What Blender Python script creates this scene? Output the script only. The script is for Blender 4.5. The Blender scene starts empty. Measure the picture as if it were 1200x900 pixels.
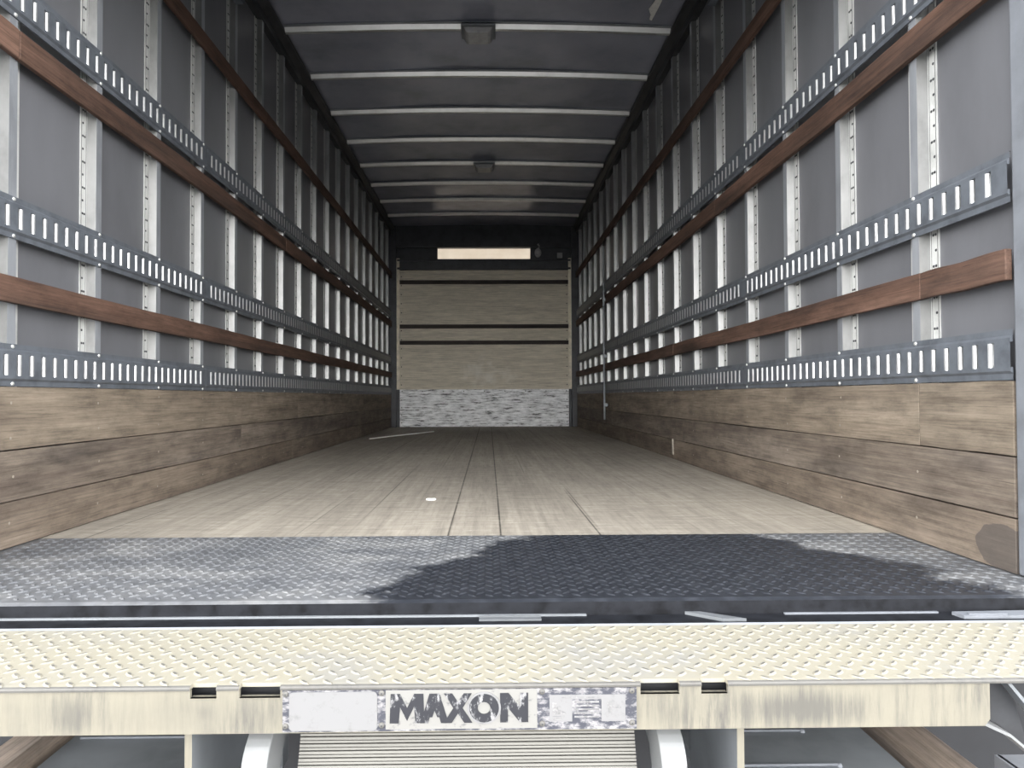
import bpy, bmesh, math, random
from mathutils import Matrix, Vector
random.seed(7)
SC = bpy.context.scene
COL = SC.collection

# ------------------------------------------------------------------ camera
cam_d = bpy.data.cameras.new('camera')
cam_d.sensor_width = 36.0
cam_d.lens = 36.0 * 798.62 / 1200.0
cam_d.shift_x = 16.53 / 1200.0
cam_d.clip_start = 0.05
cam = bpy.data.objects.new('camera', cam_d)
COL.objects.link(cam)
cam.matrix_world = (Matrix.Translation((0, 0, 0.4004)) @ Matrix.Rotation(-0.0137, 4, 'Z')
                    @ Matrix.Rotation(math.pi / 2 + 0.0186, 4, 'X') @ Matrix.Rotation(-0.004, 4, 'Z'))
SC.camera = cam

# ------------------------------------------------------------------ light
SKY_STRENGTH = 12.0
SC.view_settings.view_transform = 'Standard'
SC.view_settings.look = 'None'
SC.view_settings.exposure = 0.0
SC.view_settings.gamma = 1.0
SC.view_settings.use_curve_mapping = False
world = bpy.data.worlds.new('overcast_sky')
SC.world = world
world.use_nodes = True
wn, wl = world.node_tree.nodes, world.node_tree.links
wn.clear()
w_out = wn.new('ShaderNodeOutputWorld'); w_bg = wn.new('ShaderNodeBackground')
w_tc = wn.new('ShaderNodeTexCoord'); w_sep = wn.new('ShaderNodeSeparateXYZ'); w_rmp = wn.new('ShaderNodeValToRGB')
for p, c in ((0.0, (1.0, 0.985, 0.965)), (0.10, (1.0, 0.985, 0.965)), (0.20, (0.78, 0.775, 0.77)), (0.42, (0.60, 0.60, 0.61)), (0.65, (0.28, 0.29, 0.31)), (1.0, (0.18, 0.195, 0.22))):
    e = w_rmp.color_ramp.elements[0] if p == 0.0 else (w_rmp.color_ramp.elements[1] if p == 1.0 else w_rmp.color_ramp.elements.new(p))
    e.position = p; e.color = (*c, 1)
wl.new(w_tc.outputs['Generated'], w_sep.inputs[0]); wl.new(w_sep.outputs['Z'], w_rmp.inputs[0])
wl.new(w_rmp.outputs[0], w_bg.inputs['Color']); w_bg.inputs['Strength'].default_value = SKY_STRENGTH
wl.new(w_bg.outputs[0], w_out.inputs['Surface'])
sun_d = bpy.data.lights.new('sun', 'SUN'); sun_d.energy = 0.9; sun_d.angle = math.radians(25); sun_d.color = (1.0, 0.95, 0.86)
sun = bpy.data.objects.new('sun', sun_d); COL.objects.link(sun)
sun.rotation_euler = (math.radians(28), math.radians(-12), 0)      # high, slightly behind the viewer

# ------------------------------------------------------------------ measures (metres; y runs into the box, z up from its floor)
XL, XR = -1.28, 1.17            # inner faces of the side walls
XC = (XL + XR) / 2
Y0, Y1 = 1.50, 8.98             # side walls from the open rear to the nose
YE = 9.05                       # face of the front wall
ZR = 2.63                       # roof height at the sides
YSILL0, YSILL1 = 1.3465, 1.9756

# ------------------------------------------------------------------ materials
def new_mat(name):
    m = bpy.data.materials.new(name); m.use_nodes = True
    nt = m.node_tree
    return m, nt, nt.nodes['Principled BSDF']

def N(nt, typ, **kw):
    n = nt.nodes.new(typ)
    for k, v in kw.items():
        if k in n.inputs: n.inputs[k].default_value = v
        else: setattr(n, k, v)
    return n

def coords(nt, scale=(1, 1, 1), rnd=True, space='Object'):
    tc = N(nt, 'ShaderNodeTexCoord'); mp = N(nt, 'ShaderNodeMapping')
    nt.links.new(tc.outputs[space], mp.inputs['Vector']); mp.inputs['Scale'].default_value = scale
    if rnd:
        oi = N(nt, 'ShaderNodeObjectInfo'); mul = N(nt, 'ShaderNodeMath', operation='MULTIPLY'); mul.inputs[1].default_value = 53.0
        nt.links.new(oi.outputs['Random'], mul.inputs[0])
        cx = N(nt, 'ShaderNodeCombineXYZ')
        for i in range(3): nt.links.new(mul.outputs[0], cx.inputs[i])
        nt.links.new(cx.outputs[0], mp.inputs['Location'])
    return mp.outputs[0]

def noise(nt, vec, scale=5, detail=6, rough=0.6):
    n = N(nt, 'ShaderNodeTexNoise'); n.inputs['Scale'].default_value = scale
    n.inputs['Detail'].default_value = detail; n.inputs['Roughness'].default_value = rough
    nt.links.new(vec, n.inputs['Vector']); return n.outputs['Fac']

def ramp(nt, fac, stops):
    r = N(nt, 'ShaderNodeValToRGB'); el = r.color_ramp.elements
    while len(el) > 1: el.remove(el[-1])
    for i, (p, c) in enumerate(stops):
        e = el[0] if i == 0 else el.new(p)
        e.position = p; e.color = (c, c, c, 1) if isinstance(c, (int, float)) else (*c, 1)
    nt.links.new(fac, r.inputs[0]); return r.outputs[0]

def mixc(nt, fac, a, b, mode='MIX'):
    m = N(nt, 'ShaderNodeMix', data_type='RGBA', blend_type=mode)
    for sock, v in ((m.inputs[0], fac), (m.inputs[6], a), (m.inputs[7], b)):
        if hasattr(v, 'is_output'): nt.links.new(v, sock)
        elif isinstance(v, (int, float)): sock.default_value = v
        else: sock.default_value = (*v, 1)
    return m.outputs[2]

def bump(nt, b, h, strength=0.3, dist=0.01):
    n = N(nt, 'ShaderNodeBump'); n.inputs['Strength'].default_value = strength; n.inputs['Distance'].default_value = dist
    nt.links.new(h, n.inputs['Height']); nt.links.new(n.outputs[0], b.inputs['Normal'])

def plain(name, c, rough=0.5, metal=0.0, var=0.25, scale=12, sc=(1, 1, 1), bmp=0.0, spec=0.5):
    m, nt, b = new_mat(name)
    v = coords(nt, sc)
    f = noise(nt, v, scale)
    c2 = tuple(x * (1 - var) for x in c); c3 = tuple(min(1, x * (1 + var * 0.6)) for x in c)
    nt.links.new(ramp(nt, f, [(0.32, c2), (0.5, c), (0.7, c3)]), b.inputs['Base Color'])
    b.inputs['Roughness'].default_value = rough; b.inputs['Metallic'].default_value = metal
    b.inputs['Specular IOR Level'].default_value = spec
    if bmp: bump(nt, b, noise(nt, v, scale * 4), bmp, 0.002)
    return m

def wood(name, light, mid, dark, wear=0.5, axis='Y', stain=(0.03, 0.025, 0.022), rough=0.75, blotch=0.75, spot=None, scuff=None):
    m, nt, b = new_mat(name)
    st = {'Y': (9, 0.55, 9), 'X': (0.55, 9, 9)}[axis]
    st2 = {'Y': (70, 2.2, 70), 'X': (2.2, 70, 70)}[axis]
    st3 = {'Y': (3.2, 0.8, 5), 'X': (0.8, 3.2, 5)}[axis]
    grain = noise(nt, coords(nt, st), 1.6, 8, 0.65)
    fine = noise(nt, coords(nt, st2), 2.2, 6, 0.7)
    big = noise(nt, coords(nt, st3), 1.0, 5, 0.65)
    c = ramp(nt, grain, [(0.28, dark), (0.48, mid), (0.68, light)])
    c = mixc(nt, 0.55, c, ramp(nt, fine, [(0.34, 0.35), (0.52, 1.0), (0.66, 1.25)]), 'MULTIPLY')
    sm = ramp(nt, big, [(0.50, 0.0), (0.68, wear)])
    c = mixc(nt, sm, c, stain)
    blot = noise(nt, coords(nt, {'Y': (4, 2.6, 7), 'X': (2.6, 4, 7)}[axis]), 2.0, 8, 0.72)
    c = mixc(nt, blotch, c, ramp(nt, blot, [(0.34, 0.55), (0.52, 1.0), (0.66, 1.22)]), 'MULTIPLY')
    crk = noise(nt, coords(nt, {'Y': (30, 0.7, 30), 'X': (0.7, 30, 30)}[axis]), 1.7, 4, 0.8)
    c = mixc(nt, ramp(nt, crk, [(0.30, 0.75), (0.345, 0.0)]), c, tuple(x * 0.45 for x in dark))
    oi = N(nt, 'ShaderNodeObjectInfo')
    c = mixc(nt, 0.8, c, ramp(nt, oi.outputs['Random'], [(0.0, 0.78), (1.0, 1.12)]), 'MULTIPLY')
    def blob(centre_, radii, wob):          # a stain with an outline of its own, at a place in the box
        g = N(nt, 'ShaderNodeNewGeometry'); mp = N(nt, 'ShaderNodeMapping', vector_type='TEXTURE')
        mp.inputs['Location'].default_value = centre_; mp.inputs['Scale'].default_value = radii
        nt.links.new(g.outputs['Position'], mp.inputs['Vector'])
        ln = N(nt, 'ShaderNodeVectorMath', operation='LENGTH'); nt.links.new(mp.outputs[0], ln.inputs[0])
        ma = N(nt, 'ShaderNodeMath', operation='MULTIPLY_ADD'); ma.inputs[1].default_value = wob
        nz = N(nt, 'ShaderNodeTexNoise'); nz.inputs['Scale'].default_value = 9; nz.inputs['Detail'].default_value = 6; nt.links.new(g.outputs['Position'], nz.inputs['Vector'])
        nt.links.new(nz.outputs['Fac'], ma.inputs[0]); nt.links.new(ln.outputs['Value'], ma.inputs[2])
        return ma.outputs[0]
    if spot: c = mixc(nt, ramp(nt, blob((XR, 1.53, 0.055), (1, 0.15, 0.085), 0.7), [(0.98, 0.72), (1.0, 0.0)]), c, (0.07, 0.062, 0.058))
    bb = blob((XC + 0.03, YE, 0.68), (0.6, 1, 0.30), 2.2) if scuff else None
    if scuff: c = mixc(nt, ramp(nt, N(nt, 'ShaderNodeMath', operation='MULTIPLY').outputs[0], [(0.45, 0.55), (0.85, 0.0)]), c, (0.86, 0.84, 0.78)); mm = [n_ for n_ in nt.nodes if n_.type == 'MATH'][-1]; nt.links.new(bb, mm.inputs[0]); mm.inputs[1].default_value = 0.5
    nt.links.new(c, b.inputs['Base Color']); b.inputs['Roughness'].default_value = rough
    b.inputs['Specular IOR Level'].default_value = 0.3
    bump(nt, b, fine, 0.35, 0.002)
    return m

M = {}
M['panel'] = plain('wall_skin', (0.135, 0.139, 0.152), 0.38, 0.0, 0.2, 3, (1, 1, 0.4), spec=0.5)
M['roof'] = plain('roof_skin', (0.42, 0.436, 0.52), 0.27, 0.35, 0.25, 2.2)
M['alu'] = plain('mill_aluminium', (0.235, 0.238, 0.236), 0.38, 0.6, 0.2, 14, (1, 1, 0.6), bmp=0.15)
M['crown'] = plain('scuffed_grey_aluminium', (0.33, 0.35, 0.38), 0.4, 0.4, 0.25, 12, (1, 1, 0.3))
M['bow'] = plain('roof_bow_aluminium', (0.80, 0.80, 0.78), 0.38, 0.8, 0.12, 8)
M['rail'] = plain('galvanised_rail', (0.12, 0.134, 0.155), 0.45, 0.2, 0.3, 20)
M['lip'] = plain('lit_lip_galvanised', (0.52, 0.53, 0.54), 0.28, 0.8, 0.08, 20)  # far slot lips paler than their rail: light from the opening painted in
M['grime'] = plain('black_grimy_steel', (0.011, 0.012, 0.015), 0.6, 0.0, 0.6, 30, spec=0.12)
M['foot'] = plain('bright_rivet_flange', (0.55, 0.56, 0.55), 0.45, 0.2, 0.3, 16, (1, 1, 0.5))
M['screw'] = plain('dull_screw_head', (0.27, 0.24, 0.20), 0.6, 0.2, 0.4, 80)
M['trimw'] = plain('pale_corner_trim', (0.8, 0.74, 0.6), 0.6)
M['bolt'] = plain('zinc_bolt', (0.6, 0.61, 0.6), 0.35, 0.6, 0.2, 60)
M['slat'] = wood('red_brown_slat', (0.155, 0.092, 0.068), (0.10, 0.058, 0.042), (0.045, 0.03, 0.025), 0.4)
KICKM = {'top': wood('tan_kick_board', (0.262, 0.219, 0.171), (0.195, 0.16, 0.123), (0.10, 0.08, 0.063), 0.45, stain=(0.10, 0.08, 0.065), rough=0.8),
         'middle': wood('scuffed_kick_board', (0.215, 0.18, 0.148), (0.15, 0.123, 0.099), (0.09, 0.07, 0.058), 0.85, stain=(0.05, 0.043, 0.04), rough=0.8),
         'bottom': wood('brown_kick_board', (0.215, 0.176, 0.138), (0.158, 0.127, 0.10), (0.13, 0.10, 0.075), 0.6, stain=(0.075, 0.06, 0.05), rough=0.8, spot=True)}
M['endslat'] = wood('dark_end_slat', (0.075, 0.062, 0.055), (0.05, 0.042, 0.038), (0.03, 0.026, 0.024), 0.3, 'X')
M['ply'] = wood('front_plywood', (0.80, 0.73, 0.60), (0.72, 0.66, 0.54), (0.64, 0.58, 0.48), 0.1, 'X', blotch=0.25, scuff=True)
M['dark'] = plain('dark_steel', (0.045, 0.047, 0.052), 0.5, 0.3, 0.3, 10)
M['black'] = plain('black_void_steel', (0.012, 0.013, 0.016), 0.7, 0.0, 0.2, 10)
M['grey'] = plain('grey_painted_steel', (0.20, 0.215, 0.23), 0.45, 0.2, 0.25, 6)
M['midgrey'] = plain('dull_grey_steel', (0.13, 0.14, 0.15), 0.5, 0.2, 0.3, 6)
M['frame'] = plain('rear_frame_paint', (0.17, 0.183, 0.205), 0.5, 0.1, 0.2, 14)
M['whitearm'] = plain('white_painted_arm', (0.19, 0.197, 0.20), 0.4, 0.0, 0.08, 10)
M['rust'] = wood('rusty_beam', (0.36, 0.29, 0.22), (0.27, 0.22, 0.18), (0.15, 0.13, 0.12), 0.4)
M['paper'] = plain('white_paper', (0.88, 0.88, 0.85), 0.8, 0.0, 0.1, 40)
M['asphalt'] = plain('grey_asphalt', (0.13, 0.13, 0.13), 0.9, 0.0, 0.3, 30, bmp=0.3)
M['lens'] = plain('grey_lamp_lens', (0.42, 0.42, 0.42), 0.25, 0.0, 0.15, 30)

def mat_floor():
    m, nt, b = new_mat('wood_floor')
    v = coords(nt, (1, 1, 1), rnd=False)
    sep = N(nt, 'ShaderNodeSeparateXYZ'); nt.links.new(v, sep.inputs[0])
    g = noise(nt, coords(nt, (26, 0.7, 1), False), 1.0, 8, 0.7)
    f = noise(nt, coords(nt, (60, 6, 1), False), 1.0, 5, 0.7)
    cross = noise(nt, coords(nt, (3.5, 30, 1), False), 1.0, 7, 0.75)
    big = noise(nt, coords(nt, (1.2, 0.5, 1), False), 1.0, 5, 0.6)
    c = ramp(nt, g, [(0.25, (0.26, 0.237, 0.20)), (0.5, (0.36, 0.327, 0.277)), (0.75, (0.45, 0.412, 0.352))])
    c = mixc(nt, 0.5, c, ramp(nt, f, [(0.25, 0.45), (0.5, 1.0), (0.75, 1.2)]), 'MULTIPLY')
    c = mixc(nt, 0.42, c, ramp(nt, cross, [(0.34, 0.5), (0.52, 1.0), (0.7, 1.15)]), 'MULTIPLY')
    c = mixc(nt, ramp(nt, big, [(0.42, 0.0), (0.7, 0.55)]), c, (0.13, 0.115, 0.1))
    # plank tongues every 0.15 m: a very thin groove
    fr = N(nt, 'ShaderNodeMath', operation='PINGPONG'); fr.inputs[1].default_value = 0.0745
    ad = N(nt, 'ShaderNodeMath', operation='ADD'); ad.inputs[1].default_value = 0.115
    nt.links.new(sep.outputs['X'], ad.inputs[0]); nt.links.new(ad.outputs[0], fr.inputs[0])
    seam = ramp(nt, fr.outputs[0], [(0.0, 1.0), (0.0016, 0.9), (0.004, 0.0)])
    sv = ramp(nt, noise(nt, coords(nt, (3, 0.3, 1), False), 2.0, 3), [(0.48, 0.1), (0.66, 0.8)])
    sm = N(nt, 'ShaderNodeMath', operation='MULTIPLY'); nt.links.new(seam, sm.inputs[0]); nt.links.new(sv, sm.inputs[1])
    c = mixc(nt, sm.outputs[0], c, (0.03, 0.028, 0.025))
    for xc in (-0.119, 0.034, 0.322):        # the three open joints
        q = N(nt, 'ShaderNodeMath', operation='SUBTRACT'); nt.links.new(sep.outputs['X'], q.inputs[0]); q.inputs[1].default_value = xc
        q2 = N(nt, 'ShaderNodeMath', operation='ABSOLUTE'); nt.links.new(q.outputs[0], q2.inputs[0])
        w = ramp(nt, q2.outputs[0], [(0.0, 1.0), (0.0018, 1.0), (0.0034, 0.0)])
        if xc > 0.3: w = mixc(nt, ramp(nt, N(nt, 'ShaderNodeMath', operation='MULTIPLY').outputs[0], [(0.255, 1.0), (0.30, 0.0)]), (0, 0, 0), w); mm = [n_ for n_ in nt.nodes if n_.type == 'MATH'][-1]; nt.links.new(sep.outputs['Y'], mm.inputs[0]); mm.inputs[1].default_value = 0.1
        c = mixc(nt, w, c, (0.02, 0.018, 0.016))
    scr = noise(nt, coords(nt, (5, 22, 1), False), 2.0, 8, 0.75)
    c = mixc(nt, ramp(nt, scr, [(0.55, 0.0), (0.68, 0.5)]), c, (0.66, 0.62, 0.54))
    nt.links.new(c, b.inputs['Base Color']); b.inputs['Roughness'].default_value = 0.7
    b.inputs['Specular IOR Level'].default_value = 0.3
    bump(nt, b, f, 0.3, 0.002)
    return m
M['floor'] = mat_floor()

def mat_sill():
    """dark tread plate, worn grey, with a wet patch of its own outline"""
    m, nt, b = new_mat('dark_tread_plate')
    v = coords(nt, (1, 1, 1), rnd=False)
    sep = N(nt, 'ShaderNodeSeparateXYZ'); nt.links.new(v, sep.inputs[0])
    n1 = noise(nt, coords(nt, (2.4, 4.5, 1), False), 1.6, 7, 0.65)
    n2 = noise(nt, v, 26, 5, 0.7)
    # distance from the middle of the puddle
    def lin(sock, a, k):
        s = N(nt, 'ShaderNodeMath', operation='SUBTRACT'); nt.links.new(sock, s.inputs[0]); s.inputs[1].default_value = a
        t = N(nt, 'ShaderNodeMath', operation='DIVIDE'); nt.links.new(s.outputs[0], t.inputs[0]); t.inputs[1].default_value = k
        q = N(nt, 'ShaderNodeMath', operation='POWER'); nt.links.new(t.outputs[0], q.inputs[0]); q.inputs[1].default_value = 4.0
        ab = N(nt, 'ShaderNodeMath', operation='ABSOLUTE'); nt.links.new(q.outputs[0], ab.inputs[0])
        return ab.outputs[0]
    hw = N(nt, 'ShaderNodeMath', operation='MULTIPLY_ADD'); nt.links.new(sep.outputs['Y'], hw.inputs[0]); hw.inputs[1].default_value = -0.55; hw.inputs[2].default_value = 1.445
    xs = N(nt, 'ShaderNodeMath', operation='SUBTRACT'); nt.links.new(sep.outputs['X'], xs.inputs[0]); xs.inputs[1].default_value = 0.42
    xd = N(nt, 'ShaderNodeMath', operation='DIVIDE'); nt.links.new(xs.outputs[0], xd.inputs[0]); nt.links.new(hw.outputs[0], xd.inputs[1])
    dx = lin(xd.outputs[0], 0.0, 1.0); dy = lin(sep.outputs['Y'], 1.64, 0.46)
    s = N(nt, 'ShaderNodeMath', operation='ADD'); nt.links.new(dx, s.inputs[0]); nt.links.new(dy, s.inputs[1])
    j = N(nt, 'ShaderNodeMath', operation='MULTIPLY_ADD'); nt.links.new(n1, j.inputs[0]); j.inputs[1].default_value = 2.6
    nt.links.new(s.outputs[0], j.inputs[2])
    wet = ramp(nt, N(nt, 'ShaderNodeMath', operation='MULTIPLY').outputs[0], [(0, 1), (1, 0)])
    mul = nt.nodes[-2]
    nt.links.new(j.outputs[0], mul.inputs[0]); mul.inputs[1].default_value = 0.25
    r = nt.nodes[-1]; r.color_ramp.elements[0].position = 0.52; r.color_ramp.elements[1].position = 0.60
    dry = ramp(nt, n1, [(0.3, (0.09, 0.096, 0.108)), (0.5, (0.15, 0.156, 0.166)), (0.68, (0.235, 0.238, 0.242))])
    dry = mixc(nt, 0.6, dry, ramp(nt, n2, [(0.3, 0.5), (0.6, 1.15)]), 'MULTIPLY')
    wetc = mixc(nt, ramp(nt, n2, [(0.45, 0.0), (0.75, 0.6)]), (0.022, 0.025, 0.032), (0.06, 0.066, 0.08))
    c = mixc(nt, wet, dry, wetc)
    nt.links.new(c, b.inputs['Base Color'])
    rr = mixc(nt, wet, (0.5, 0.5, 0.5), (0.42, 0.42, 0.42)); nt.links.new(rr, b.inputs['Roughness'])
    b.inputs['Metallic'].default_value = 0.25
    bump(nt, b, n2, 0.25, 0.0015)
    return m
M['sill'] = mat_sill()

def mat_cream(name, base, scrape, streak, amount, sc, patch=None):
    m, nt, b = new_mat(name)
    v = coords(nt, sc, rnd=False); big = noise(nt, coords(nt, (2.2, 3, 3), False), 1.6, 4, 0.55)
    st = noise(nt, v, 1.0, 7, 0.75)
    fine = noise(nt, coords(nt, (40, 40, 40), False), 1.0, 5, 0.7)
    k = N(nt, 'ShaderNodeMath', operation='MULTIPLY'); nt.links.new(ramp(nt, big, [(0.44, 0.15), (0.62, 1.0)]), k.inputs[0])
    nt.links.new(ramp(nt, st, [(0.44, 0.0), (0.62, amount)]), k.inputs[1])
    c = mixc(nt, ramp(nt, fine, [(0.35, 0.0), (0.7, 1.0)]), base, tuple(x * 1.06 for x in base))
    c = mixc(nt, k.outputs[0], c, scrape)
    if patch:
        for cx_, rx, am in patch:
            mp = N(nt, 'ShaderNodeMapping', vector_type='TEXTURE'); g = N(nt, 'ShaderNodeNewGeometry')
            mp.inputs['Location'].default_value = (cx_, 1.03, -0.072); mp.inputs['Scale'].default_value = (rx, 1, 0.045)
            nt.links.new(g.outputs['Position'], mp.inputs['Vector'])
            ln = N(nt, 'ShaderNodeVectorMath', operation='LENGTH'); nt.links.new(mp.outputs[0], ln.inputs[0])
            st2 = noise(nt, coords(nt, (110, 60, 9), rnd=False), 1.0, 6, 0.75)
            sb = N(nt, 'ShaderNodeMath', operation='MULTIPLY_ADD'); nt.links.new(st2, sb.inputs[0]); sb.inputs[1].default_value = 1.5; nt.links.new(ln.outputs['Value'], sb.inputs[2])
            c = mixc(nt, ramp(nt, sb.outputs[0], [(1.05, am), (1.6, 0.0)]) if False else ramp(nt, N(nt, 'ShaderNodeMath', operation='MULTIPLY').outputs[0], [(0.50, am), (0.78, 0.0)]), c, scrape)
            mm = [n_ for n_ in nt.nodes if n_.type == 'MATH'][-1]; nt.links.new(sb.outputs[0], mm.inputs[0]); mm.inputs[1].default_value = 0.5
    c = mixc(nt, ramp(nt, noise(nt, coords(nt, (6, 6, 6), False), 2.0, 6, 0.7), [(0.60, 0.0), (0.8, 0.5)]), c, streak)
    nt.links.new(c, b.inputs['Base Color']); b.inputs['Roughness'].default_value = 0.55
    bump(nt, b, fine, 0.1, 0.001)
    return m
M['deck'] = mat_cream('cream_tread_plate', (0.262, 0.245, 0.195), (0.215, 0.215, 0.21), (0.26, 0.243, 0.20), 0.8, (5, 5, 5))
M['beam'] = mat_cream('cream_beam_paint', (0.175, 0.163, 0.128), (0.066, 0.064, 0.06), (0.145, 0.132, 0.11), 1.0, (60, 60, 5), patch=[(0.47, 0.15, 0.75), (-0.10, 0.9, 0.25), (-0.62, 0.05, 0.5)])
M['lugtop'] = mat_cream('worn_lug_tops', (0.10, 0.098, 0.09), (0.22, 0.21, 0.18), (0.07, 0.07, 0.068), 1.0, (9, 9, 9))
M['edge'] = mat_cream('worn_plate_edge', (0.10, 0.097, 0.09), (0.05, 0.05, 0.05), (0.10, 0.08, 0.06), 0.8, (30, 30, 30))

def mat_worn(name, base, under, lo, hi, scale, sc=(1, 1, 1)):
    m, nt, b = new_mat(name)
    f = noise(nt, coords(nt, sc, rnd=False), scale, 8, 0.7)
    nt.links.new(mixc(nt, ramp(nt, f, [(lo, 0.0), (hi, 1.0)]), base, under), b.inputs['Base Color'])
    b.inputs['Roughness'].default_value = 0.5
    return m
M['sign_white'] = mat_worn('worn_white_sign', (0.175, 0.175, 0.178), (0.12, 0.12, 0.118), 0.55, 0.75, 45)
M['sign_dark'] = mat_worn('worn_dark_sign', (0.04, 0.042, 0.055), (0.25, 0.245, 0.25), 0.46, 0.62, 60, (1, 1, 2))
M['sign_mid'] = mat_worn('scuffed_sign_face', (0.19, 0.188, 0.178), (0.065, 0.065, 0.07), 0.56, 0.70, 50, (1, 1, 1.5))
M['ink'] = mat_worn('worn_black_ink', (0.014, 0.015, 0.02), (0.24, 0.24, 0.245), 0.53, 0.63, 80, (1, 1, 0.6))
M['faint'] = mat_worn('faded_print', (0.13, 0.128, 0.13), (0.26, 0.26, 0.26), 0.45, 0.65, 110)
M['kickplate'] = None
def mat_kickplate():
    m, nt, b = new_mat('worn_white_kick_plate')
    f = noise(nt, coords(nt, (2.2, 1, 16), False), 2.4, 8, 0.75)
    g = noise(nt, coords(nt, (3, 1, 5), False), 3, 6, 0.7)
    c = ramp(nt, f, [(0.40, (0.05, 0.05, 0.05)), (0.45, (0.6, 0.61, 0.62)), (0.58, (0.95, 0.96, 0.97))])
    c = mixc(nt, 0.4, c, ramp(nt, g, [(0.3, 0.55), (0.6, 1.1)]), 'MULTIPLY')
    nt.links.new(c, b.inputs['Base Color']); b.inputs['Roughness'].default_value = 0.5
    return m
M['kickplate'] = mat_kickplate()
def mat_trans():
    m, nt, b = new_mat('translucent_fibreglass')
    out = nt.nodes['Material Output']
    t = N(nt, 'ShaderNodeBsdfTranslucent'); d = N(nt, 'ShaderNodeBsdfDiffuse'); mx = N(nt, 'ShaderNodeMixShader')
    v = ramp(nt, noise(nt, coords(nt, (3, 3, 3), False), 2, 4), [(0.3, (0.48, 0.44, 0.39)), (0.7, (0.54, 0.505, 0.455))])
    nt.links.new(v, t.inputs['Color']); nt.links.new(v, d.inputs['Color']); mx.inputs[0].default_value = 0.25
    nt.links.new(t.outputs[0], mx.inputs[1]); nt.links.new(d.outputs[0], mx.inputs[2]); nt.links.new(mx.outputs[0], out.inputs['Surface'])
    nt.nodes.remove(b)
    return m
M['trans'] = mat_trans()

# ------------------------------------------------------------------ mesh helpers
def empty(name, label=None, cat=None, loc=(0, 0, 0), group=None):
    o = bpy.data.objects.new(name, None); COL.objects.link(o); o.location = loc
    o.empty_display_size = 0.05
    return tag(o, label, cat, group)

def tag(o, label=None, cat=None, group=None, kind=None):
    if label: o['label'] = label
    if cat: o['category'] = cat
    if group: o['group'] = group
    if kind: o['kind'] = kind
    return o

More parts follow.
